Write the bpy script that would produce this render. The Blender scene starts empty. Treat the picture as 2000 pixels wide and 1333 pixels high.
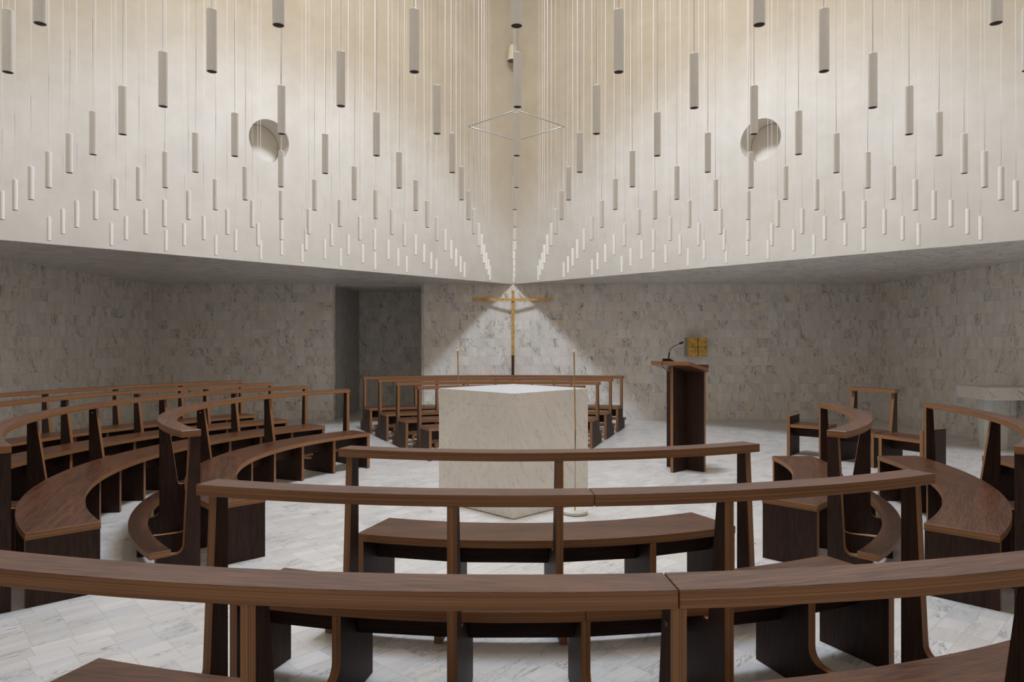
import bpy, bmesh, math, random
from mathutils import Vector, Matrix
C = bpy.context.scene.collection
SC = bpy.context.scene
rnd = random.Random(7)
R = math.radians
sin, cos, PI = math.sin, math.cos, math.pi

# ---------------------------------------------------------------- node helpers
def new_mat(name):
    m = bpy.data.materials.new(name); m.use_nodes = True
    nt = m.node_tree; nt.nodes.clear()
    out = nt.nodes.new('ShaderNodeOutputMaterial'); b = nt.nodes.new('ShaderNodeBsdfPrincipled')
    nt.links.new(b.outputs[0], out.inputs[0])
    return m, nt, b
def setin(nt, node, i, v):
    if v is None: return
    if hasattr(v, 'is_output'): nt.links.new(v, node.inputs[i])
    else: node.inputs[i].default_value = v
def mth(nt, op, a=None, b=None, c=None, clamp=False):
    n = nt.nodes.new('ShaderNodeMath'); n.operation = op; n.use_clamp = clamp
    for i, v in enumerate((a, b, c)): setin(nt, n, i, v)
    return n.outputs[0]
def dot(nt, a, vec):
    n = nt.nodes.new('ShaderNodeVectorMath'); n.operation = 'DOT_PRODUCT'
    nt.links.new(a, n.inputs[0]); n.inputs[1].default_value = vec
    return n.outputs['Value']
def comb(nt, x, y, z=0.0):
    n = nt.nodes.new('ShaderNodeCombineXYZ')
    for i, v in enumerate((x, y, z)): setin(nt, n, i, v)
    return n.outputs[0]
def wnoise(nt, vec):
    n = nt.nodes.new('ShaderNodeTexWhiteNoise'); n.noise_dimensions = '3D'
    nt.links.new(vec, n.inputs['Vector'])
    s = nt.nodes.new('ShaderNodeSeparateColor'); nt.links.new(n.outputs['Color'], s.inputs[0])
    return s.outputs
def noise(nt, vec, scale, detail=3, rough=.5, dist=0.):
    n = nt.nodes.new('ShaderNodeTexNoise'); nt.links.new(vec, n.inputs['Vector'])
    n.inputs['Scale'].default_value = scale; n.inputs['Detail'].default_value = detail
    n.inputs['Roughness'].default_value = rough; n.inputs['Distortion'].default_value = dist
    return n.outputs[0]
def sstep(nt, v, lo, hi, a=0., b=1.):
    n = nt.nodes.new('ShaderNodeMapRange'); n.interpolation_type = 'SMOOTHSTEP'
    nt.links.new(v, n.inputs[0])
    for i, x in enumerate((lo, hi, a, b)): setin(nt, n, i + 1, x)
    return n.outputs[0]
def mix(nt, f, a, b, mode='MIX'):
    n = nt.nodes.new('ShaderNodeMix'); n.data_type = 'RGBA'; n.blend_type = mode
    setin(nt, n, 0, f)
    for i, v in ((6, a), (7, b)):
        if hasattr(v, 'is_output'): nt.links.new(v, n.inputs[i])
        else: n.inputs[i].default_value = (*v, 1)
    return n.outputs[2]
def pos(nt): return nt.nodes.new('ShaderNodeNewGeometry').outputs['Position']
def bump(nt, b, h, strength, dist):
    n = nt.nodes.new('ShaderNodeBump'); n.inputs['Strength'].default_value = strength
    n.inputs['Distance'].default_value = dist
    nt.links.new(h, n.inputs['Height']); nt.links.new(n.outputs[0], b.inputs['Normal'])

def marble(name, U, V, h, L, ca, cb, cc, vein, vcol, rough, along, grout=.72, thr=.45, seed=0., off=0.0, rowj=1.0, vs=11., st=.24):
    """stone tiles: courses of height h, tiles L long, every tile cut from another piece of veined marble"""
    m, nt, b = new_mat(name); P = pos(nt)
    u = dot(nt, P, U); v = mth(nt, 'ADD', dot(nt, P, V), off)
    vr = mth(nt, 'DIVIDE', v, h); row = mth(nt, 'FLOOR', vr)
    rr = wnoise(nt, comb(nt, row, seed + 3.3, 0))
    uu = mth(nt, 'ADD', mth(nt, 'DIVIDE', u, L), mth(nt, 'MULTIPLY', rr[0], rowj))
    col = mth(nt, 'FLOOR', uu)
    t = wnoise(nt, comb(nt, col, row, seed)); t2 = wnoise(nt, comb(nt, col, row, seed + 9.7))
    fu = mth(nt, 'FRACT', uu); fv = mth(nt, 'FRACT', vr)
    du = mth(nt, 'MULTIPLY', mth(nt, 'MINIMUM', fu, mth(nt, 'SUBTRACT', 1., fu)), L)
    dv = mth(nt, 'MULTIPLY', mth(nt, 'MINIMUM', fv, mth(nt, 'SUBTRACT', 1., fv)), h)
    g = sstep(nt, mth(nt, 'MINIMUM', du, dv), .0006, .0024, 1., 0.)
    # vein space, shifted and sheared per tile
    sk = mth(nt, 'MULTIPLY', mth(nt, 'SUBTRACT', t2[0], .35), 1.1 if along == 'v' else .5)
    if along == 'v':
        a = mth(nt, 'ADD', u, mth(nt, 'MULTIPLY', v, sk)); c = mth(nt, 'MULTIPLY', v, st)
    else:
        a = mth(nt, 'ADD', v, mth(nt, 'MULTIPLY', u, sk)); c = mth(nt, 'MULTIPLY', u, st)
    q = comb(nt, mth(nt, 'ADD', a, mth(nt, 'MULTIPLY', t[0], 37.)), mth(nt, 'ADD', c, mth(nt, 'MULTIPLY', t[1], 53.)), 0.)
    n1 = noise(nt, q, vs, 5, .6, .7)
    n2 = noise(nt, q, vs * 2.1, 4, .6, .5)
    n3 = noise(nt, q, 5.5, 2, .5, .3)
    r1 = sstep(nt, mth(nt, 'ABSOLUTE', mth(nt, 'SUBTRACT', n1, .5)), .003, .016, 1., 0.)
    r2 = sstep(nt, mth(nt, 'ABSOLUTE', mth(nt, 'SUBTRACT', n2, .5)), .003, .022, .7, 0.)
    msk = mth(nt, 'MULTIPLY', sstep(nt, n3, .44, .56), sstep(nt, t2[2], thr, thr + .3, .15, 1.))
    vv = mth(nt, 'MULTIPLY', mth(nt, 'MULTIPLY', mth(nt, 'MAXIMUM', r1, r2), msk), vein, clamp=True)
    base = mix(nt, sstep(nt, t[2], .2, .9), ca, cb)
    base = mix(nt, sstep(nt, t2[1], .8, .95, 0., .75), base, cc)
    base = mix(nt, sstep(nt, t2[0], .70, .9, 0., .7), base, tuple(x * k_ for x, k_ in zip(ca, (.90, .935, .97))))
    bed = noise(nt, comb(nt, mth(nt, 'ADD', u if along == 'v' else v, mth(nt, 'MULTIPLY', t[0], 11.)), mth(nt, 'MULTIPLY', v if along == 'v' else u, .06), 0.), 60., 2, .5)
    bd = sstep(nt, bed, .3, .7, .955, 1.015)
    base = mix(nt, 1., base, comb(nt, bd, bd, bd), 'MULTIPLY')
    cloud = sstep(nt, noise(nt, q, 7., 4, .6, .2), .3, .75, .9, 1.04)
    base = mix(nt, 1., base, comb(nt, cloud, cloud, cloud), 'MULTIPLY')
    base = mix(nt, vv, base, vcol)
    base = mix(nt, g, base, tuple(x * grout for x in ca))
    nt.links.new(base, b.inputs['Base Color']); b.inputs['Roughness'].default_value = rough
    b.inputs['Specular IOR Level'].default_value = .4
    return m

S2 = math.sqrt(.5)
wallc = ((.86, .81, .745), (.90, .86, .805), (.88, .79, .68))
M = {}
M['wall_x'] = marble('marble_wall_back', (1, 0, 0), (0, 0, 1), .1701, .171, *wallc, 1., (.16, .13, .11), .42, 'v', thr=.3, off=.0, vs=11.)
M['wall_y'] = marble('marble_wall_side', (0, 1, 0), (0, 0, 1), .1701, .171, *wallc, 1., (.16, .13, .11), .42, 'v', thr=.3, seed=5., vs=11.)
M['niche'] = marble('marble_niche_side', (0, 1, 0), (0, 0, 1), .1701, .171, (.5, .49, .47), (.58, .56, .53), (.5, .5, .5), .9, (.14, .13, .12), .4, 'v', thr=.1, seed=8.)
M['ceil'] = marble('marble_ceiling', (S2, S2, 0), (S2, -S2, 0), .17, .171, (.78, .745, .695), (.83, .80, .755), (.78, .71, .63), .9, (.13, .11, .10), .38, 'u', thr=.2, seed=11.)
M['floor'] = marble('marble_floor', (S2, S2, 0), (S2, -S2, 0), .122, .17, (.70, .685, .67), (.76, .745, .73), (.73, .69, .645), .85, (.24, .24, .245), .30, 'u', grout=.72, thr=.3, seed=2., vs=15., st=.16)
M['trim'] = marble('marble_trim', (1, 0, 0), (0, 0, 1), .34, .5, (.62, .59, .54), (.66, .63, .58), (.6, .55, .48), .8, (.15, .13, .12), .4, 'v', thr=.1, seed=4.)

def block_marble(name, col, vcol, amt, sc=9.):
    m, nt, b = new_mat(name); P = pos(nt)
    q = comb(nt, dot(nt, P, (.8, .35, .45)), dot(nt, P, (.10, .1, .16)), dot(nt, P, (-.4, .9, .4)))
    n1 = noise(nt, q, sc, 6, .6, .8)
    r = sstep(nt, mth(nt, 'ABSOLUTE', mth(nt, 'SUBTRACT', n1, .5)), .002, .03, 1., 0.)
    k = sstep(nt, noise(nt, q, sc * .45, 2), .45, .65)
    vv = mth(nt, 'MULTIPLY', mth(nt, 'MULTIPLY', r, k), amt)
    cl = sstep(nt, noise(nt, P, 2.2, 4, .6), .3, .7, .94, 1.03)
    base = mix(nt, 1., col, comb(nt, cl, cl, cl), 'MULTIPLY')
    nt.links.new(mix(nt, vv, base, vcol), b.inputs['Base Color'])
    b.inputs['Roughness'].default_value = .45
    return m
M['altar'] = block_marble('marble_altar', (.90, .84, .76), (.40, .38, .33), .7, 60.)
M['altar_top_daylit'] = block_marble('marble_altar_top_daylit', (.56, .575, .60), (.48, .49, .51), .3)  # same marble as the sides, daylight on the top put into its colour
M['slab'] = block_marble('marble_table', (.68, .66, .62), (.20, .18, .16), 1., 14.)
M['disc'] = block_marble('marble_disc', (.72, .70, .64), (.5, .48, .44), .3)

def plaster():
    m, nt, b = new_mat('limewash_plaster'); P = pos(nt)
    n = noise(nt, P, .8, 5, .6, .5); n2 = noise(nt, P, 4., 4, .6)
    c = mix(nt, sstep(nt, n, .3, .7), (.67, .625, .555), (.72, .68, .615))
    k = sstep(nt, n2, .3, .7, .962, 1.03)
    c = mix(nt, 1., c, comb(nt, k, k, k), 'MULTIPLY')
    nt.links.new(c, b.inputs['Base Color']); b.inputs['Roughness'].default_value = .85
    b.inputs['Specular IOR Level'].default_value = .2
    bump(nt, b, n2, .12, .01)
    return m
M['plaster'] = plaster()

def uvn(nt):
    n = nt.nodes.new('ShaderNodeUVMap'); n.uv_map = 'UVMap'
    s = nt.nodes.new('ShaderNodeSeparateXYZ'); nt.links.new(n.outputs[0], s.inputs[0])
    return s.outputs[0], s.outputs[1]
def veneer(name, dark, light, rough=.42):
    m, nt, b = new_mat(name); u, v = uvn(nt)
    b.inputs['Specular IOR Level'].default_value = .3
    oi = nt.nodes.new('ShaderNodeObjectInfo').outputs['Random']
    o = mth(nt, 'MULTIPLY', oi, 31.)
    q = comb(nt, mth(nt, 'MULTIPLY', u, 1.6), mth(nt, 'MULTIPLY', v, 26.), o)
    q2 = comb(nt, mth(nt, 'MULTIPLY', u, 9.), mth(nt, 'MULTIPLY', v, 210.), o)
    q3 = comb(nt, mth(nt, 'MULTIPLY', u, .8), mth(nt, 'MULTIPLY', v, 5.), o)
    g = noise(nt, q, 1., 5, .6, .8); f = noise(nt, q2, 1., 2, .5); w = noise(nt, q3, 1., 3, .5, .6)
    s = mth(nt, 'ADD', mth(nt, 'MULTIPLY', g, .28), mth(nt, 'ADD', mth(nt, 'MULTIPLY', f, .54), mth(nt, 'MULTIPLY', w, .18)))
    nt.links.new(mix(nt, sstep(nt, s, .36, .64), dark, light), b.inputs['Base Color'])
    b.inputs['Roughness'].default_value = rough; b.inputs['Specular IOR Level'].default_value = .45 if rough < .5 else .26
    bump(nt, b, s, .15, .002)
    return m
def ply(name, dark, mid, light):
    m, nt, b = new_mat(name); u, v = uvn(nt)
    b.inputs['Specular IOR Level'].default_value = .3
    oi = nt.nodes.new('ShaderNodeObjectInfo').outputs['Random']
    lv = mth(nt, 'DIVIDE', v, .0030); lay = mth(nt, 'FLOOR', lv); fr = mth(nt, 'FRACT', lv)
    r = wnoise(nt, comb(nt, lay, mth(nt, 'MULTIPLY', oi, 17.), 1.))
    line = sstep(nt, mth(nt, 'ABSOLUTE', mth(nt, 'SUBTRACT', fr, .5)), .12, .34, 1., 0.)
    line = mth(nt, 'MULTIPLY', line, mth(nt, 'ADD', mth(nt, 'MULTIPLY', r[0], .75), .2))
    long = noise(nt, comb(nt, mth(nt, 'MULTIPLY', u, 5.), mth(nt, 'MULTIPLY', v, 500.), mth(nt, 'MULTIPLY', oi, 9.)), 1., 3, .6)
    soft = noise(nt, comb(nt, mth(nt, 'MULTIPLY', u, 1.5), mth(nt, 'MULTIPLY', v, 60.), mth(nt, 'MULTIPLY', oi, 5.)), 1., 2, .5)
    c = mix(nt, line, mid, dark)
    c = mix(nt, sstep(nt, soft, .35, .7, 0., .35), c, dark)
    c = mix(nt, sstep(nt, long, .66, .78, 0., .8), c, tuple(x * .3 for x in dark))
    # glue line where the two sheets meet
    mid_ = sstep(nt, mth(nt, 'ABSOLUTE', mth(nt, 'SUBTRACT', v, .021)), .0006, .0014, .4, 0.)
    c = mix(nt, mid_, c, light)
    nt.links.new(c, b.inputs['Base Color']); b.inputs['Roughness'].default_value = .5
    b.inputs['Specular IOR Level'].default_value = .35
    return m
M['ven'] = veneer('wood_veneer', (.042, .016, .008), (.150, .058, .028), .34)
M['venr'] = veneer('wood_veneer_rail_sheen', (.060, .025, .015), (.20, .090, .058), .34)  # seat veneer made lighter and pinker: sky sheen put into the colour
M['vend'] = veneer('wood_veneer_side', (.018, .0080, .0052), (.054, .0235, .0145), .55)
M['ply'] = ply('plywood_edge', (.11, .041, .014), (.37, .178, .076), (.56, .34, .17))

def simple(name, col, rough=.5, metal=0., spec=.5):
    m, nt, b = new_mat(name); P = pos(nt)
    k = sstep(nt, noise(nt, P, 30., 3), .3, .7, .985, 1.01)
    nt.links.new(mix(nt, 1., col, comb(nt, k, k, k), 'MULTIPLY'), b.inputs['Base Color'])
    b.inputs['Roughness'].default_value = rough; b.inputs['Metallic'].default_value = metal
    b.inputs['Specular IOR Level'].default_value = spec
    return m
M['lamp'] = simple('white_lamp_paint', (.92, .885, .83), .5)
M['lampin'] = simple('lamp_inside', (.24, .19, .17), .6)
M['cable'] = simple('white_cable', (.93, .91, .87), .5)
M['rod'] = simple('grey_metal_rod', (.62, .62, .62), .4, .3)
M['black'] = simple('black_plastic', (.006, .006, .006), .5, 0., .25)
M['brown_metal'] = simple('dark_brown_metal', (.10, .065, .025), .38, .8)
M['brass'] = simple('brass', (.72, .48, .20), .35, .9)
M['steel'] = simple('bolt_steel', (.6, .6, .6), .3, 1.)
M['arrow'] = simple('arrow_black', (.02, .018, .015), .6)
M['signtile'] = simple('sign_tile', (.80, .70, .57), .42)
def gold(name, a, b_, rough, metal):
    m, nt, b = new_mat(name); P = pos(nt)
    n = noise(nt, P, 14., 5, .65, .3); n2 = noise(nt, P, 90., 2)
    c = mix(nt, sstep(nt, n, .32, .68), a, b_)
    c = mix(nt, sstep(nt, n2, .66, .74, 0., .8), c, (.10, .05, .015))
    nt.links.new(c, b.inputs['Base Color']); b.inputs['Roughness'].default_value = rough
    b.inputs['Metallic'].default_value = metal
    bump(nt, b, n, .2, .004)
    return m
M['gold'] = gold('gold_leaf', (.50, .27, .055), (.85, .53, .14), .45, .55)
M['goldc'] = gold('gilded_cross', (.62, .34, .08), (.88, .55, .18), .42, .5)
M['goldside'] = simple('gilded_side', (.42, .34, .22), .5, .3)
M['candle'] = simple('candle_glass', (.85, .80, .66), .3)
M['glass'] = simple('skylight_glass', (.85, .88, .9), .2)

# ---------------------------------------------------------------- object helpers
def link(name, me, mats, parent=None, loc=None):
    o = bpy.data.objects.new(name, me); C.objects.link(o)
    for m in mats: me.materials.append(m)
    if parent: o.parent = parent
    if loc: o.location = loc
    return o
def from_bm(name, bm, mats, parent=None, loc=None, smooth=False, recalc=True):
    if recalc: bmesh.ops.recalc_face_normals(bm, faces=bm.faces)
    for e_ in bm.edges:
        if len(e_.link_faces) == 2 and e_.calc_face_angle(0) > .6: e_.smooth = False
    me = bpy.data.meshes.new(name); bm.to_mesh(me); bm.free()
    if smooth:
        for p in me.polygons: p.use_smooth = True
    return link(name, me, mats, parent, loc)
def thing(name, label, cat, loc=(0, 0, 0), rotz=0, group=None):
    o = bpy.data.objects.new(name, None); C.objects.link(o); o.empty_display_size = .1
    o.location = loc; o.rotation_euler = (0, 0, rotz)
    o['label'] = label; o['category'] = cat
    if group: o['group'] = group
    return o
def struct(o): o['kind'] = 'structure'; return o
def tag(o, label, cat, group=None):
    o['label'] = label; o['category'] = cat
    if group: o['group'] = group
    return o

def board(bm, prof, t0, t1, fmap, capmat=0, sidemat=1, grain=0., bev=0):
    """extrude the 2D outline prof between t0 and t1; fmap(a,b,t) -> point. caps get planar uv (grain angle), edges (length, thickness)"""
    uvl = bm.loops.layers.uv.get('UVMap') or bm.loops.layers.uv.new('UVMap')
    n = len(prof); cg, sg = cos(grain), sin(grain)
    lo = [bm.verts.new(fmap(a, b, t0)) for a, b in prof]
    hi = [bm.verts.new(fmap(a, b, t1)) for a, b in prof]
    def cap(vs, pr):
        f = bm.faces.new(vs); f.material_index = capmat
        for l, (a, b) in zip(f.loops, pr): l[uvl].uv = (a * cg + b * sg, -a * sg + b * cg)
    cap(hi, prof); cap(lo[::-1], prof[::-1])
    s = 0.
    for i in range(n):
        j = (i + 1) % n
        d = math.dist(prof[i], prof[j])
        f = bm.faces.new((lo[i], lo[j], hi[j], hi[i])); f.material_index = sidemat
        for l, q in zip(f.loops, ((s, 0), (s + d, 0), (s + d, t1 - t0), (s, t1 - t0))): l[uvl].uv = q
        s += d
def box(bm, x0, x1, y0, y1, z0, z1, mi=0):
    vs = [bm.verts.new((x, y, z)) for z in (z0, z1) for x, y in ((x0, y0), (x1, y0), (x1, y1), (x0, y1))]
    for q in ((3, 2, 1, 0), (4, 5, 6, 7), (0, 1, 5, 4), (1, 2, 6, 5), (2, 3, 7, 6), (3, 0, 4, 7)):
        bm.faces.new([vs[k] for k in q]).material_index = mi
def tube(bm, pts, r, seg=8, mi=0, closed=False):
    rings = []; n = len(pts); pts = [Vector(p) for p in pts]
    up = Vector((0, 0, 1))
    for i, p in enumerate(pts):
        d = (pts[min(i + 1, n - 1)] - pts[max(i - 1, 0)]).normalized()
        a = d.cross(up); a = a.normalized() if a.length > 1e-3 else Vector((1, 0, 0)); b = d.cross(a).normalized()
        rr = r[i] if isinstance(r, (list, tuple)) else r
        rings.append([bm.verts.new(p + rr * (cos(2 * PI * k / seg) * a + sin(2 * PI * k / seg) * b)) for k in range(seg)])
    for i in range(n - 1):
        for k in range(seg):
            f = bm.faces.new((rings[i][k], rings[i][(k + 1) % seg], rings[i + 1][(k + 1) % seg], rings[i + 1][k])); f.material_index = mi; f.smooth = True
    bm.faces.new(rings[0][::-1]).material_index = mi; bm.faces.new(rings[-1]).material_index = mi
def lathe(bm, prof, seg=32, mis=None, c=(0, 0, 0), smooth=True):
    rings = []
    for r, z in prof:
        if r < 1e-6: rings.append([bm.verts.new((c[0], c[1], c[2] + z))])
        else: rings.append([bm.verts.new((c[0] + r * cos(2 * PI * k / seg), c[1] + r * sin(2 * PI * k / seg), c[2] + z)) for k in range(seg)])
    for i in range(len(rings) - 1):
        A, B = rings[i], rings[i + 1]; mi = mis[i] if mis else 0
        for k in range(seg):
            j = (k + 1) % seg
            if len(A) == 1 and len(B) == 1: continue
            if len(A) == 1: f = bm.faces.new((A[0], B[j], B[k]))
            elif len(B) == 1: f = bm.faces.new((A[k], A[j], B[0]))
            else: f = bm.faces.new((A[k], A[j], B[j], B[k]))
            f.material_index = mi; f.smooth = smooth and abs(prof[i][0] - prof[i + 1][0]) < .6 * abs(prof[i][1] - prof[i + 1][1])

# ---------------------------------------------------------------- camera
F = 1360.; CX = 1001.9; HY = 672.8; HC = 1.42
cam = bpy.data.cameras.new('camera'); co = bpy.data.objects.new('camera', cam); C.objects.link(co)
co.location = (0, 0, HC); co.rotation_euler = (PI / 2, 0, 0)
cam.sensor_width = 36; cam.lens = F / 2000 * 36; cam.clip_start = .02; cam.clip_end = 100
cam.shift_x = -(CX - 1000) / 2000; cam.shift_y = (HY - 666.5) / 2000
SC.camera = co

# ---------------------------------------------------------------- the room
D = 13.09; HW = 6.785; H = 2.551; CY = D - HW; YF = CY - HW; ZT = 9.7
AX = 0.004; AY = 6.305            # altar, centre of the circles
XR = 6.87
bm = bmesh.new(); box(bm, -HW - 1, XR + 1, YF - 1, D + 3.4, -.2, 0)
struct(from_bm('floor', bm, [M['floor']]))
T = .3
bm = bmesh.new(); box(bm, -HW - T, -HW, YF - T, D + T, 0, H + .3); struct(from_bm('wall_left', bm, [M['wall_y']]))
bm = bmesh.new(); box(bm, XR, XR + T, YF - T, D + T, 0, H + .3); struct(from_bm('wall_right', bm, [M['wall_y']]))
bm = bmesh.new(); box(bm, -HW, XR, YF - T, YF, 0, H + .3); struct(from_bm('wall_front', bm, [M['wall_x']]))
# back wall with the niche opening
NX0, NX1, NZ, ND = -3.337, -1.722, 2.515, 2.02
bm = bmesh.new()
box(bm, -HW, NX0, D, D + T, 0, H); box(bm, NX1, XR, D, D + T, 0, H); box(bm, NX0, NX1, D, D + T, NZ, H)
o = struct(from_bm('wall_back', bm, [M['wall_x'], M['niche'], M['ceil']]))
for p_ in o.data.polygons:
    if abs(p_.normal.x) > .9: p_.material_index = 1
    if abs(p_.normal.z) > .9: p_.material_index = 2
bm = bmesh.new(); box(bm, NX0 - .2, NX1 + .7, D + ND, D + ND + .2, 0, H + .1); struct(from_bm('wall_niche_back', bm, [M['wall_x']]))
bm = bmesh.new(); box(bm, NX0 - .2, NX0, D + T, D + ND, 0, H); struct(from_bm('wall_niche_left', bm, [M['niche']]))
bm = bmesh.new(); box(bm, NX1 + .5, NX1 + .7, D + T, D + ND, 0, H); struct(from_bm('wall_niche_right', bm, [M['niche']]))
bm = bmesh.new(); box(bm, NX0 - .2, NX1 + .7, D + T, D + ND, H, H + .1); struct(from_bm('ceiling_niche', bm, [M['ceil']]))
# pale mitred border tiles round the niche opening
bm = bmesh.new()
for x0, x1, z0, z1 in ((NX0 - .045, NX0, 0, H - .002), (NX1, NX1 + .05, 0, H - .002), (NX0 + .0005, NX1 - .0005, NZ, H - .002)):
    box(bm, x0, x1, D - .004, D + .02, z0, z1)
struct(from_bm('trim_1', bm, [M['trim']]))

# ceiling: the rectangle minus the turned square of the light well
bm = bmesh.new()
def prism_poly(bm, pts, z0, z1, mi=0):
    lo = [bm.verts.new((x, y, z0)) for x, y in pts]; hi = [bm.verts.new((x, y, z1)) for x, y in pts]
    bm.faces.new(lo[::-1]).material_index = mi; bm.faces.new(hi).material_index = mi
    for i in range(len(pts)):
        j = (i + 1) % len(pts); bm.faces.new((lo[i], lo[j], hi[j], hi[i])).material_index = mi
cb, cl, cf, cr = (0, D), (-HW, CY), (0, YF), (HW, CY)
prism_poly(bm, [(-HW, D), (-HW, CY), (0, D)], H, H + .004)
prism_poly(bm, [(XR, D), (0, D), (HW, CY), (XR, CY)], H, H + .004)
prism_poly(bm, [(-HW, YF), (0, YF), (-HW, CY)], H, H + .004)
prism_poly(bm, [(XR, YF), (XR, CY), (HW, CY), (0, YF)], H, H + .004)
struct(from_bm('ceiling', bm, [M['ceil']]))

# upper walls of the light well; the two far ones have a round blind window
def upper_wall(name, p0, p1, hole=None):
    """plaster wall from p0 to p1 (inner face), thickness outwards"""
    p0, p1 = Vector((*p0, 0)), Vector((*p1, 0)); L = (p1 - p0).length; u = (p1 - p0) / L
    nrm = Vector((u.y, -u.x, 0))
    if (p0 + p1) .xy.dot(nrm.xy) / 2 - Vector((0, CY)).dot(nrm.xy) < 0: nrm = -nrm
    P = lambda a, z, t: p0 + u * a + nrm * t + Vector((0, 0, z))
    bm = bmesh.new(); z0, z1, th = H + .0045, ZT, .36
    if hole is None:
        vs = [bm.verts.new(P(a, z, t)) for t in (0, th) for a, z in ((0, z0), (L, z0), (L, z1), (0, z1))]
        for q in ((0, 1, 2, 3), (7, 6, 5, 4), (0, 4, 5, 1), (1, 5, 6, 2), (2, 6, 7, 3), (3, 7, 4, 0)): bm.faces.new([vs[k] for k in q])
    else:
        hc, hz, hr = hole; N = 96
        cor = [math.atan2(z - hz, a - hc) for a, z in ((0, z0), (L, z0), (L, z1), (0, z1))]
        angs = sorted([2 * PI * k / N - PI for k in range(N)] + cor)
        def rect(t):
            dx, dz = cos(t), sin(t); s = 1e9
            if dx > 1e-9: s = min(s, (L - hc) / dx)
            if dx < -1e-9: s = min(s, -hc / dx)
            if dz > 1e-9: s = min(s, (z1 - hz) / dz)
            if dz < -1e-9: s = min(s, (z0 - hz) / dz)
            return hc + dx * s, hz + dz * s
        inn = [bm.verts.new(P(hc + hr * cos(t), hz + hr * sin(t), 0)) for t in angs]
        dep = [bm.verts.new(P(hc + hr * cos(t), hz + hr * sin(t), .34)) for t in angs]
        out = [bm.verts.new(P(*rect(t), 0)) for t in angs]
        bak = [bm.verts.new(P(*rect(t), th)) for t in angs]
        n = len(angs)
        for i in range(n):
            j = (i + 1) % n
            bm.faces.new((inn[i], inn[j], out[j], out[i])); bm.faces.new((dep[i], dep[j], inn[j], inn[i]))
            bm.faces.new((out[i], out[j], bak[j], bak[i]))
        bm.faces.new(dep); bm.faces.new(bak)
    bmesh.ops.remove_doubles(bm, verts=bm.verts, dist=1e-5)
    return struct(from_bm(name, bm, [M['plaster']]))
LW = math.dist(cb, cl)
upper_wall('wall_upper_left', cb, cl, (3.393 * math.sqrt(2), 4.257, .293))
upper_wall('wall_upper_right', cb, cr, (3.43 * math.sqrt(2), 4.257, .293))
upper_wall('wall_upper_front_left', cf, cl)
upper_wall('wall_upper_front_right', cf, cr)
# round doors closing the two blind windows: a thin ring groove
for i, (sx, t) in enumerate(((-1, 3.393), (1, 3.43))):
    bm = bmesh.new(); lathe(bm, [(.0, 0), (.284, 0), (.286, .004), (.286, .012), (0, .012)], 72)
    o = from_bm('window_%d' % (i + 1), bm, [M['plaster']])
    dep = .336
    n = Vector((sx * S2, S2, 0))
    o.location = Vector((sx * t, D - t, 4.257)) + n * dep
    o.rotation_euler = (-n).to_track_quat('Z', 'Y').to_euler(); struct(o)
# roof with its round skylight
bm = bmesh.new(); N = 64; rr = .62
c4 = [cb, cl, cf, cr]
angs = sorted([2 * PI * k / N for k in range(N)])
def dia(t):
    s = HW / (abs(cos(t)) + abs(sin(t))); return (s * cos(t), CY + s * sin(t))
inn = [bm.verts.new((rr * cos(t), CY + rr * sin(t), ZT)) for t in angs]
out = [bm.verts.new((*dia(t), ZT)) for t in angs]
inn2 = [bm.verts.new((rr * cos(t), CY + rr * sin(t), ZT + .3)) for t in angs]
for i in range(N):
    j = (i + 1) % N
    bm.faces.new((inn[i], inn[j], out[j], out[i])); bm.faces.new((inn2[i], inn2[j], inn[j], inn[i]))
bm.faces.new(inn2)
struct(from_bm('ceiling_upper', bm, [M['plaster']]))

# ---------------------------------------------------------------- light: daylight falling through the round skylight, plus an added warm fill
def spot(name, loc, power, col, size, blend, rad):
    l = bpy.data.lights.new(name, 'SPOT'); l.energy = power; l.color = col
    l.spot_size = size; l.spot_blend = blend; l.shadow_soft_size = rad
    o = bpy.data.objects.new(name, l); C.objects.link(o); o.location = loc; return o
spot('skylight_daylight', (0, CY, 9.55), 1620, (.585, .745, 1.), R(104), .26, .5)
al = bpy.data.lights.new('warm_fill', 'AREA'); al.shape = 'DISK'; al.size = 2.6; al.energy = 360; al.color = (1., .905, .76)  # added fill disc, wider than the skylight, to lift the ambient light
ao = bpy.data.objects.new('warm_fill', al); C.objects.link(ao); ao.location = (0, CY, 9.6)
w = bpy.data.worlds.new('world'); SC.world = w; w.use_nodes = True
w.node_tree.nodes['Background'].inputs[0].default_value = (.55, .62, .7, 1); w.node_tree.nodes['Background'].inputs[1].default_value = .0

# ---------------------------------------------------------------- pews
RW = .118; RO = 2.890; PITCH = .9588; ZR = .886; TR = .042
SI, SO, ZS, TS = 2.351, 2.713, .405, .041
TF = .036
def arc(cx, cz, r, a0, a1, n=7): return [(cx + r * cos(R(a0 + (a1 - a0) * k / n)), cz + r * sin(R(a0 + (a1 - a0) * k / n))) for k in range(n + 1)]
FOOT_Z = .128; FOOT_R = 3.03
def prof_end(k):      # upright at a rail end: straight inner edge, outer edge leaning out into the foot of the kneeler
    r = .055
    return [(2.772 + k, 0), (FOOT_R + k, 0), (FOOT_R + k, FOOT_Z)] + arc(2.868 + r + k, FOOT_Z + r, r, 270, 180) + [(2.834 + k, ZR - TR), (2.772 + k, ZR - TR)]
def prof_mid(k):      # upright along the rail: leans in to carry the seat
    r = .055; zs = ZS - TS
    return [(2.39 + k, 0), (FOOT_R + k, 0), (FOOT_R + k, FOOT_Z)] + arc(2.886 + r + k, FOOT_Z + r, r, 270, 180) + \
           [(2.886 + k, ZR - TR), (2.826 + k, ZR - TR), (2.760 + k, zs + .012), (2.752 + k, zs), (2.39 + k, zs)]
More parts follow.
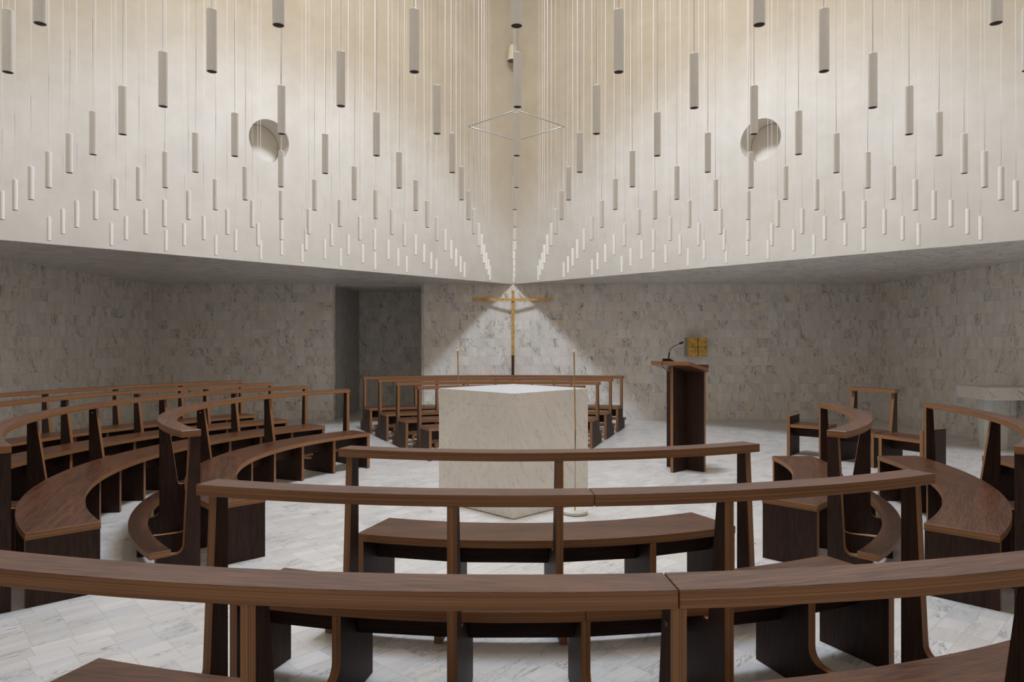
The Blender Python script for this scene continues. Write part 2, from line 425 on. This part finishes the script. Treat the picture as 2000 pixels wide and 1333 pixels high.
def prof_support(k, end=False):
    zs = ZS - TS; r = .06
    if end: return [(SI + .004 + k, 0), (SO - .002 + k, 0), (SO - .002 + k, zs), (SI + .004 + k, zs)]
    return [(2.39 + k, 0), (FOOT_R + k, 0), (FOOT_R + k, FOOT_Z)] + arc(SO + r + k, FOOT_Z + r, r, 270, 180) + [(SO + k, zs), (2.39 + k, zs)]
def ring(ri, ro, a0, a1, step=1.2):
    n = max(4, int(abs(a1 - a0) / step))
    f = lambda r, a: (-r * sin(R(a)), -r * cos(R(a)))
    return [f(ri, a0 + (a1 - a0) * k / n) for k in range(n + 1)] + [f(ro, a1 + (a0 - a1) * k / n) for k in range(n + 1)]

def pew(row, a0, a1, nf, label, dx=0., joint=None, kneel=True, group=None):
    """curved pew of row `row`; a0..a1 in degrees round the altar, 0 = towards the camera, positive = to the left; nf bays between uprights"""
    k = (row - 1) * PITCH; am = (a0 + a1) / 2
    base = Vector((AX + dx - (2.7 + k) * sin(R(am)), AY - (2.7 + k) * cos(R(am)), 0))
    root = thing('curved_pew', label, 'pew', base, 0, group)
    W = Vector((AX + dx, AY, 0)) - base
    joint = [a0, a1] if joint is None else [a0] + joint + [a1]
    g = 0.08
    def slab(name, ri, ro, z0, z1, cuts, capm, par=root):
        for i in range(len(cuts) - 1):
            b0, b1 = cuts[i], cuts[i + 1]; s = 1 if b1 > b0 else -1
            e0 = 0 if i == 0 else .02 * s; e1 = 0 if i == len(cuts) - 2 else .02 * s
            bm = bmesh.new(); mid = (b0 + b1) / 2
            pr = ring(ri, ro, b0 + e0, b1 - e1)
            board(bm, pr, z0, z1, lambda a, b, t: W + Vector((a, b, t)), 0, 1, grain=-R(mid))
            o = from_bm(name, bm, [capm, M['ply']], par)
            bv = o.modifiers.new('b', 'BEVEL'); bv.width = .0015; bv.segments = 1; bv.limit_method = 'ANGLE'; bv.angle_limit = R(50)
    slab('backrest_rail', RO - RW + k, RO + k, ZR - TR, ZR, joint, M['venr'])
    slab('seat', SI + k, SO + k, ZS - TS, ZS, joint, M['ven'])
    if kneel: slab('kneeler', 2.951 + k, 3.072 + k, FOOT_Z + .0005, FOOT_Z + .0415, joint, M['ven'])
    def fin(name, prof, a):
        er = Vector((-sin(R(a)), -cos(R(a)), 0)); et = Vector((-cos(R(a)), sin(R(a)), 0))
        bm = bmesh.new()
        board(bm, prof, 0, TF, lambda r, z, t: W + er * r + et * (t - TF / 2) + Vector((0, 0, z)), 0, 1, grain=PI / 2)
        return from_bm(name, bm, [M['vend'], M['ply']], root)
    sg = 1 if a1 > a0 else -1
    for i in range(nf + 1):
        a = a0 + (a1 - a0) * i / nf
        if i in (0, nf):
            ins = (.012 + TF / 2) / (2.8 + k) * 180 / PI * sg
            ins2 = (.003 + TF / 2) / (2.5 + k) * 180 / PI * sg
            fin('back_post', prof_end(k), a + ins if i == 0 else a - ins)
            fin('seat_support', prof_support(k, True), a + ins2 if i == 0 else a - ins2)
        else:
            o = fin('back_post', prof_mid(k), a)
            if any(abs(a - j) < 1 for j in joint):
                er = Vector((-sin(R(a)), -cos(R(a)), 0)); et = Vector((-cos(R(a)), sin(R(a)), 0))
                c = W + er * (2.855 + k) + Vector((0, 0, .80))
                bm = bmesh.new(); tube(bm, [c - et * (TF / 2 + .002), c + et * (TF / 2 + .002)], .007, 12)
                from_bm('bolt', bm, [M['steel']], o)
    n2 = 2 * nf
    for i in range(1, n2, 2): fin('seat_support', prof_support(k), a0 + (a1 - a0) * i / n2)
    for i in range(n2):
        q0, q1 = a0 + (a1 - a0) * i / n2, a0 + (a1 - a0) * (i + 1) / n2
        d = (TF / 2 + .001) / (2.55 + k) * 180 / PI * sg
        i0 = 2.1 if i == 0 else 1; i1 = 2.1 if i == n2 - 1 else 1
        f = lambda a, r: W + Vector((-r * sin(R(a)), -r * cos(R(a)), 0))
        p0, p1 = f(q0 + d * i0, 2.54 + k), f(q1 - d * i1, 2.54 + k)
        u = (p1 - p0).normalized(); nn = Vector((u.y, -u.x, 0)); L = (p1 - p0).length
        bm = bmesh.new()
        board(bm, [(0, .238), (L, .238), (L, ZS - TS), (0, ZS - TS)], -.01, .01, lambda a, z, t: p0 + u * a + nn * t + Vector((0, 0, z)), 0, 1)
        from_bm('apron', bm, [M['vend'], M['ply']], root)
    return root

ordn = ['first', 'second', 'third', 'fourth']
NL, NR = 18.35, -26.86
pew(1, NL, NR, 2, 'short curved dark wood pew directly in front of the altar, its rail crossing it', .012)
pew(2, NL, NR, 3, 'curved dark wood pew between the nearest rail and the short pew before the altar', joint=[(NL + NR) / 2])
pew(3, NL, NR, 4, 'nearest curved wooden pew whose thick layered plywood rail crosses the whole bottom of the photo', joint=[(NL + NR) / 2])
LN, LF = 45.5, 135.1
pew(1, LN, LF, 4, 'long curved pew on the left nearest the altar, its kneeler end facing the camera', .02, joint=[90.3])
pew(2, LN, LF, 6, 'long curved pew on the left in second row, broad seat sweeping round the left edge', joint=[90.3])
pew(3, LN, LF, 8, 'long curved pew on the left in third row behind the broad curved seat', joint=[67.9, 90.3, 112.7])
pew(4, LN, LF, 10, 'long curved pew on the left in the last row along the marble wall', joint=[90.3])
FL, FR = 180 - 25.72, 180 + 18.93
pew(1, FL, FR, 2, 'short curved pew right behind the altar, front row of the far block')
pew(2, FL, FR, 3, 'curved pew second behind the altar in the far block')
pew(3, FL, FR, 4, 'curved pew third behind the altar in the far block', joint=[(FL + FR) / 2])
pew(4, FL, FR, 5, 'rearmost curved pew of the far block under the golden cross', joint=[(FL + FR) / 2])
RN, RF = -44.65, -90.55
pew(1, RN, RF, 2, 'short strongly curved pew on the right, nearest the altar, with kneeler curling behind its rail')
pew(2, RN, RF, 3, 'curved pew on the right with a broad dark brown seat at right edge of photo', joint=[(RN + RF) / 2])
pew(3, RN, RF, 4, 'curved pew at far right edge of photo, only a seat end shows behind the rail', joint=[(RN + RF) / 2])

# ---------------------------------------------------------------- presider's seats on the right
def side_seat(name, label, cat, p, ang, L, arm=None, back=False):
    """p = inner corner on the left, v radial outward at angle ang"""
    v = Vector((cos(R(ang)), sin(R(ang)), 0)); u = Vector((v.y, -v.x, 0))
    root = thing(name, label, cat, (*p, 0))
    FM = lambda a, b, t: u * a + v * b + Vector((0, 0, t))
    bm = bmesh.new(); x0 = .04 if arm == 0 else -.05 if arm == 1 else 0; x1 = L - .04 if arm == 1 else L
    if arm == 0: x1 = L + .03
    board(bm, [(x0, 0), (x1, 0), (x1, .37), (x0, .37)], ZS - TS, ZS, FM, 0, 1); from_bm('seat', bm, [M['ven'], M['ply']], root)
    def panel(nm, x, prof):
        bm = bmesh.new(); board(bm, prof, x, x + TF, lambda b, z, t: u * t + v * b + Vector((0, 0, z)), 0, 1, grain=PI / 2)
        from_bm(nm, bm, [M['vend'], M['ply']], root)
    flat = [(0, 0), (.37, 0), (.37, ZS - TS), (0, ZS - TS)]
    armp = [(-.01, 0), (.39, 0), (.39, .505), (-.01, .505)]
    if back:
        pr = [(.0, 0), (.535, 0), (.535, ZR - TR), (.475, ZR - TR), (.405, ZS + .001), (.372, ZS - TS), (0, ZS - TS)]
        panel('side_panel', .0, pr); panel('side_panel', L - TF, pr)
        bm = bmesh.new(); board(bm, [(-.03, .42), (L + .03, .42), (L + .03, .54), (-.03, .54)], ZR - TR, ZR, FM, 0, 1)
        from_bm('backrest_rail', bm, [M['ven'], M['ply']], root)
    else:
        panel('arm_panel' if arm == 0 else 'leg', .002, armp if arm == 0 else flat)
        panel('arm_panel' if arm == 1 else 'leg', L - TF - .002, armp if arm == 1 else flat)
    bm = bmesh.new(); board(bm, [(TF + .004, .238), (L - TF - .004, .238), (L - TF - .004, ZS - TS), (TF + .004, ZS - TS)], .2, .22, lambda a, z, t: u * a + v * t + Vector((0, 0, z)), 0, 1)
    from_bm('apron', bm, [M['vend'], M['ply']], root)
side_seat('bench', 'small dark wood bench with one raised side panel on its left, beyond the curved rail', 'bench', (3.49, 8.87), 51, .47, arm=0)
side_seat('presider_chair', 'wooden armchair-wide seat with a high open backrest frame standing by the right wall corner', 'chair', (3.835, 8.40), 35, .52, back=True)
side_seat('bench', 'small dark wood bench with raised panel on its right, in front of the high-backed seat', 'bench', (4.11, 7.83), 27, .52, arm=1)

# ---------------------------------------------------------------- altar
root = thing('altar', 'square cream marble altar block turned corner-on in the middle of the floor', 'altar', (AX, AY, 0), PI / 4)
s = .675 * S2
bm = bmesh.new(); box(bm, -s, s, -s, s, .9045, 1.022)
o = from_bm('table_top', bm, [M['altar'], M['altar_top_daylit']], root)
for p_ in o.data.polygons:
    if p_.normal.z > .9: p_.material_index = 1
bv = o.modifiers.new('b', 'BEVEL'); bv.width = .003; bv.segments = 2
bm = bmesh.new(); q = .11; e = .0008
for k in range(4):
    b2 = bmesh.new(); box(b2, -s, s - q, -s, -s + q, .006, .9043)
    bmesh.ops.rotate(b2, verts=b2.verts, cent=(0, 0, 0), matrix=Matrix.Rotation(k * PI / 2, 3, 'Z'))
    me = bpy.data.meshes.new('t'); b2.to_mesh(me); b2.free(); bm.from_mesh(me); bpy.data.meshes.remove(me)
box(bm, -s + q, s - q, -s + q, s - q, 0, .9)
o = from_bm('base', bm, [M['altar']], root); bv = o.modifiers.new('b', 'BEVEL'); bv.width = .0008; bv.segments = 1

# ---------------------------------------------------------------- candle stands
def candle(loc, label):
    root = thing('candle_stand', label, 'candle stand', loc)
    bm = bmesh.new(); lathe(bm, [(0, 0), (.092, 0), (.092, .006), (.107, .007), (.108, .010), (.108, .026), (.104, .030), (0, .030)], 48)
    from_bm('base', bm, [M['disc']], root)
    bm = bmesh.new(); tube(bm, [(0, 0, .030), (.003, 0, .7), (-.008, 0, 1.352)], .0058, 10); from_bm('rod', bm, [M['brass']], root)
    bm = bmesh.new(); lathe(bm, [(0, 1.352), (.062, 1.354), (.064, 1.356), (.062, 1.357), (0, 1.357)], 40, c=(-.008, 0, 0)); from_bm('drip_dish', bm, [M['brass']], root)
    bm = bmesh.new(); lathe(bm, [(.010, 1.357), (.010, 1.368), (.003, 1.372), (.0022, 1.40), (0, 1.402)], 12, c=(-.008, 0, 0)); from_bm('candle_spike', bm, [M['candle']], root)
candle((.519, 5.83, 0), 'thin brass candle stand on round marble foot, in front of the altar on the right')
candle((-.530, 6.78, 0), 'thin brass candle stand rising behind the altar on the left')

# ---------------------------------------------------------------- cross
root = thing('cross', 'tall gilded cross with bent arms standing before the far wall in a triangle of light', 'cross', (0, D - .17, 0))
bm = bmesh.new(); box(bm, -.026, .022, -.013, .013, 1.215, 2.414)
o = from_bm('upright', bm, [M['goldc']], root); o.modifiers.new('b', 'BEVEL').width = .002
bm = bmesh.new(); box(bm, -.026, .022, -.013, .013, 0, 1.214)  # lower stretch of the gilded upright, its shadow put into a dark colour
o = from_bm('lower_upright', bm, [M['brown_metal']], root); o['label'] = 'lower part of the upright, darkened by shadow put into its colour'
bm = bmesh.new()
def arm_section(x):
    a = abs(x) / .75; return -.036 + .14 * a ** 1.0, 2.243 + .028 * a ** 1.3
prev = None; NA = 24
for i in range(NA + 1):
    x = -.75 + 1.5 * i / NA; y, z = arm_section(x)
    ring_ = [bm.verts.new((x, y + dy, z + dz)) for dy, dz in ((-.011, -.023), (.011, -.023), (.011, .023), (-.011, .023))]
    if prev:
        for k in range(4): bm.faces.new((prev[k], prev[(k + 1) % 4], ring_[(k + 1) % 4], ring_[k]))
    else: bm.faces.new(ring_[::-1])
    prev = ring_
bm.faces.new(prev)
from_bm('crossbar', bm, [M['goldc']], root)

# ---------------------------------------------------------------- tabernacle: gilded cube on the wall
x0 = 335.0 / F * 13.09 ; dt = D - .32
root = thing('tabernacle', 'small gilded cube with a cross of grooves, fixed to the far wall beside the lectern', 'tabernacle', (x0 + .17, D, 1.196))
bm = bmesh.new(); box(bm, -.171, .171, -.305, 0, 0, .342); o = from_bm('body', bm, [M['goldside']], root)
bm = bmesh.new(); g = .004
for a, b_ in ((-.171, -g), (g, .171)):
    for c_, d_ in ((0, .168), (.174, .342)): box(bm, a, b_, -.32, -.3055, c_, d_)
o = from_bm('front', bm, [M['gold']], root); o.modifiers.new('b', 'BEVEL').width = .002
bm = bmesh.new(); box(bm, -.006, .006, -.3235, -.3206, .002, .340); box(bm, -.14, .14, -.3235, -.3206, .1685, .1735)
from_bm('cross_inlay', bm, [M['brown_metal']], root)

# ---------------------------------------------------------------- lectern
LX, LY = 1.965, 7.90
root = thing('lectern', 'tall dark wood lectern with cross-shaped foot plan and tilted top', 'lectern', (LX, LY, 0))
ua = Vector((-S2, -S2, 0)); ub = Vector((S2, -S2, 0))
def lpanel(nm, d0, n, r0, r1, ztop):
    bm = bmesh.new()
    board(bm, [(r0, 0), (r1, 0), (r1, ztop(r1)), (r0, ztop(r0))], -TF / 2, TF / 2, lambda a, z, t: d0 * a + n * t + Vector((0, 0, z)), 0, 1, grain=PI / 2)
    from_bm(nm, bm, [M['vend'], M['ply']], root)
# the reading board slopes down away from the altar side: height along ua
zt = lambda a: 1.107 + .203 * a
lpanel('side_panel', ua, ub, -.22, .30, lambda r: zt(r) - .002)
lpanel('side_panel', ub, ua, .019, .235, lambda r: zt(.018) + .001)
lpanel('side_panel', -ub, ua, .019, .245, lambda r: zt(.018) + .001)
bm = bmesh.new()
tb = .042; ctr = Vector((2.03 - LX, 7.74 - LY, 0))
P2 = Vector((1.873 - LX, 7.40 - LY, 0)); e1 = -ub; e2 = -ua
ln = .405
def topmap(a, b, t):
    h = P2 + e1 * a + e2 * b; al = h.dot(ua)
    return h + Vector((0, 0, zt(al) + t))
board(bm, [(0, 0), (.48, 0), (.48, ln), (0, ln)], 0, tb, topmap, 0, 1)
from_bm('reading_board', bm, [M['ven'], M['ply']], root)
bm = bmesh.new(); board(bm, [(0, ln - .022), (.48, ln - .022), (.48, ln), (0, ln)], tb + .0005, tb + .038, topmap, 0, 1)
from_bm('book_ledge', bm, [M['ven'], M['ven']], root)
# microphone on the board
mb = Vector((LX, LY, 0)) + topmap(.305, .075, tb)
root = thing('microphone', 'black gooseneck microphone with flat base on top of the lectern', 'microphone', mb)
root.rotation_euler = (0, 0, 0)
tl = math.atan(.203)
bm = bmesh.new()
mp = lambda a, b, t: (e1 * a + e2 * b + Vector((0, 0, -.203 * b * 1.0 + t)))
pr = [(-.055, -.04), (.055, -.04), (.055, .055), (-.055, .055)]
lo = [bm.verts.new(mp(a, b, .001)) for a, b in pr]; hi = [bm.verts.new(mp(a * .96, b, .038 if b < 0 else .022)) for a, b in pr]
bm.faces.new(lo); bm.faces.new(hi)
for i in range(4): bm.faces.new((lo[i], lo[(i + 1) % 4], hi[(i + 1) % 4], hi[i]))
o = from_bm('base', bm, [M['black']], root); o.modifiers.new('b', 'BEVEL').width = .004
pts = [(0, 0, .03), (.006, 0, .07), (.012, 0, .11), (.022, 0, .145), (.045, 0, .172), (.085, 0, .19), (.128, 0, .21)]
bm = bmesh.new(); tube(bm, pts[:3], .0075, 10); from_bm('socket', bm, [M['black']], root)
bm = bmesh.new()
pv = [Vector(q) for q in pts[2:]]
tube(bm, [pv[0] * (1 - t) ** 3 + Vector((.024, 0, .165)) * 3 * t * (1 - t) ** 2 + Vector((.06, 0, .178)) * 3 * t * t * (1 - t) + pv[-1] * t ** 3 for t in [k / 14 for k in range(15)]], .0038, 8); from_bm('gooseneck', bm, [M['black']], root)
bm = bmesh.new(); tube(bm, [(.120, 0, .206), (.128, 0, .210), (.145, 0, .217), (.160, 0, .223), (.168, 0, .226)], [.006, .011, .0145, .012, .005], 14)
from_bm('capsule', bm, [M['black']], root)
bm = bmesh.new()
c0 = mp(.02, -.042, .012); cpts = [c0 + Vector(q) for q in ((0, 0, 0), (-.012, -.02, -.004), (-.006, -.03, -.05), (.012, -.015, -.085), (.05, .02, -.125), (.085, .05, -.14))]
# keep the cable hanging clear in front of the high edge of the board
cpts = [c0, c0 + ua * .022 + Vector((0, 0, .004)), c0 + ua * .055 + Vector((0, 0, -.03)), c0 + ua * .052 + ub * .02 + Vector((0, 0, -.075)), c0 + ua * .03 + ub * .045 + Vector((0, 0, -.105)), c0 - ua * .0 + ub * .085 + Vector((0, 0, -.125))]

def smooth_path(p, n=5):
    o_ = []
    p = [p[0]] + list(p) + [p[-1]]
    for i in range(1, len(p) - 2):
        for k in range(n):
            t = k / n; a0_, a1_, a2_, a3_ = p[i - 1], p[i], p[i + 1], p[i + 2]
            o_.append(.5 * ((2 * a1_) + (a2_ - a0_) * t + (2 * a0_ - 5 * a1_ + 4 * a2_ - a3_) * t * t + (3 * a1_ - a0_ - 3 * a2_ + a3_) * t ** 3))
    return o_ + [p[-1]]
tube(bm, smooth_path(cpts), .003, 8); from_bm('cable', bm, [M['black']], root)

# ---------------------------------------------------------------- credence table at the right wall
root = thing('marble_table', 'thick veined marble slab table on a tapering marble leg by the right wall', 'table', (6.45, 9.3, 0))
ox, oy = 6.45, 9.3
bm = bmesh.new(); box(bm, 6.11 - ox, XR - .002 - ox, 8.94 - oy, 9.60 - oy, .698, .860)
o = from_bm('table_top', bm, [M['slab']], root); o.modifiers.new('b', 'BEVEL').width = .003
bm = bmesh.new()
vs = [bm.verts.new((x - ox, y - oy, z)) for x, y, z in ((6.40, 9.46, 0), (6.42, 9.38, 0), (6.655, 9.38, 0), (6.655, 9.55, 0), (6.40, 9.55, 0),
      (6.36, 9.40, .697), (6.43, 9.32, .697), (6.66, 9.32, .697), (6.66, 9.55, .697), (6.36, 9.55, .697))]
bm.faces.new(vs[:5][::-1]); bm.faces.new(vs[5:])
for i in range(5): bm.faces.new((vs[i], vs[(i + 1) % 5], vs[(i + 1) % 5 + 5], vs[i + 5]))
from_bm('leg', bm, [M['slab']], root)
bm = bmesh.new(); box(bm, 6.662 - ox, 6.74 - ox, 9.32 - oy, 9.55 - oy, .47, .697); from_bm('bracket', bm, [M['slab']], root)

# ---------------------------------------------------------------- arrow sign tile left of the niche
sx, sz = (641 - CX) / F * D, HC + (HY - 598.3) / F * D
root = thing('arrow_sign', 'sandy square tile with a thin black arrow pointing right, beside the niche', 'sign', (sx, D, sz))
bm = bmesh.new(); box(bm, -.083, .083, -.003, -.0005, -.084, .084); from_bm('tile', bm, [M['signtile']], root)
bm = bmesh.new()
box(bm, -.055, .050, -.005, -.0032, -.0028, .0028)
for s_ in (-1, 1):
    a = Vector((.056, 0, 0)); b_ = Vector((.026, 0, s_ * .026)); n_ = (b_ - a).normalized(); p_ = Vector((-n_.z, 0, n_.x)) * .003
    v4 = [a + p_, a - p_, b_ - p_, b_ + p_]
    f0 = [bm.verts.new(v_ + Vector((0, -.0055, 0))) for v_ in v4]; f1 = [bm.verts.new(v_ + Vector((0, -.0032, 0))) for v_ in v4]
    bm.faces.new(f0); bm.faces.new(f1[::-1])
    for i in range(4): bm.faces.new((f0[i], f0[(i + 1) % 4], f1[(i + 1) % 4], f1[i]))
from_bm('arrow', bm, [M['arrow']], root)

# ---------------------------------------------------------------- pendant lamps on a turned square grid, 16 x 16
DZ = 1.127; LL = .257
lamp_me = None; cab_me = None
cnt = 0
ZL = HC + DZ
protos = []
for b in range(-1, 24):
    for a in range(-23, 24):
        if (a + b) % 2 == 0: continue
        if not (-7 <= a + b <= 23 and -7 <= b - a <= 23): continue
        x = (a * .3731 + .0179) * DZ; y = (2.556 + b * .3763) * DZ
        if abs(x / y) > .752: continue
        x += rnd.uniform(-.008, .008); y += rnd.uniform(-.008, .008)
        zb = ZL + rnd.uniform(-.005, .005)
        root = thing('pendant_lamp', 'slim white cylinder pendant lamp hanging on a thin cable in the light well', 'pendant lamp', (x, y, zb), 0, 'white cylinder pendants in the light well')
        if not protos:
            bm = bmesh.new(); r = .0205
            lathe(bm, [(0, .016), (r - .002, .016), (r - .0018, .001), (r - .0008, 0), (r, .001), (r, LL - .002), (r - .002, LL), (.004, LL), (0, LL + .0005)], 24, [1, 1, 0, 0, 0, 0, 0, 0])
            s_ = from_bm('lamp_shade', bm, [M['lamp'], M['lampin']], root)
            hc_ = ZT - ZL - LL
            bm = bmesh.new(); tube(bm, [(0, 0, LL), (.003, 0, LL + hc_ * .08), (-.002, .002, LL + hc_ * .2), (.002, 0, LL + hc_ * .5), (0, 0, LL + hc_ - .01)], .0020, 6)
            c_ = from_bm('cable', bm, [M['cable']], root)
            protos = [s_, c_]
        else:
            for p_ in protos:
                o = p_.copy(); C.objects.link(o); o.parent = root
                o.rotation_euler = (0, 0, rnd.uniform(0, 6.28))
        cnt += 1
print('lamps', cnt)

# ---------------------------------------------------------------- thin hanging square frame over the altar
zf = 3.393
root = thing('hanging_frame', 'thin white square frame hanging level over the altar, corner towards the camera', 'frame', (0.03, AY, zf))
bm = bmesh.new(); hd = .437
cs = [(0, -hd, 0), (hd, 0, 0), (0, hd, 0), (-hd, 0, 0)]
for i in range(4): tube(bm, [cs[i], cs[(i + 1) % 4]], .0052, 8)
from_bm('bars', bm, [M['rod']], root)
for nm, p_, rr_ in (('cable', (-.018, -hd, 0), .0055), ('cable', (0, hd, 0), .0016), ('cable', (hd, 0, 0), .0012), ('cable', (-hd, 0, 0), .0012)):
    bm = bmesh.new(); tube(bm, [(p_[0], p_[1], -.012 if rr_ > .005 else 0), (p_[0], p_[1], ZT - zf - .01)], rr_, 8); from_bm(nm, bm, [M['cable']], root)

# bell shaped floodlight high in the far corner
root = thing('bell_lamp', 'white bell-shaped lamp hanging high in the far corner of the light well', 'lamp', (.0, 12.90, 6.67))
bm = bmesh.new(); lathe(bm, [(0, .03), (.09, .03), (.103, .002), (.106, 0), (.106, .012), (.094, .07), (.086, .15), (.078, .23), (.066, .275), (.04, .298), (0, .302)], 40, [1, 1, 0, 0, 0, 0, 0, 0, 0, 0])
from_bm('lamp_shade', bm, [M['lamp'], M['lampin']], root)
bm = bmesh.new(); tube(bm, [(0, 0, .30), (0, 0, ZT - 6.67 - .01)], .003, 6); from_bm('cable', bm, [M['cable']], root)

# ---------------------------------------------------------------- render look
SC.view_settings.view_transform = 'Standard'; SC.view_settings.look = 'None'
SC.view_settings.exposure = -0.01; SC.view_settings.gamma = 1.0
SC.view_settings.use_curve_mapping = False
cy = SC.cycles
cy.use_denoising = True
cy.use_adaptive_sampling = True; cy.adaptive_threshold = .02
cy.max_bounces = 8; cy.diffuse_bounces = 7; cy.glossy_bounces = 3; cy.transmission_bounces = 2
cy.sample_clamp_indirect = 6.0
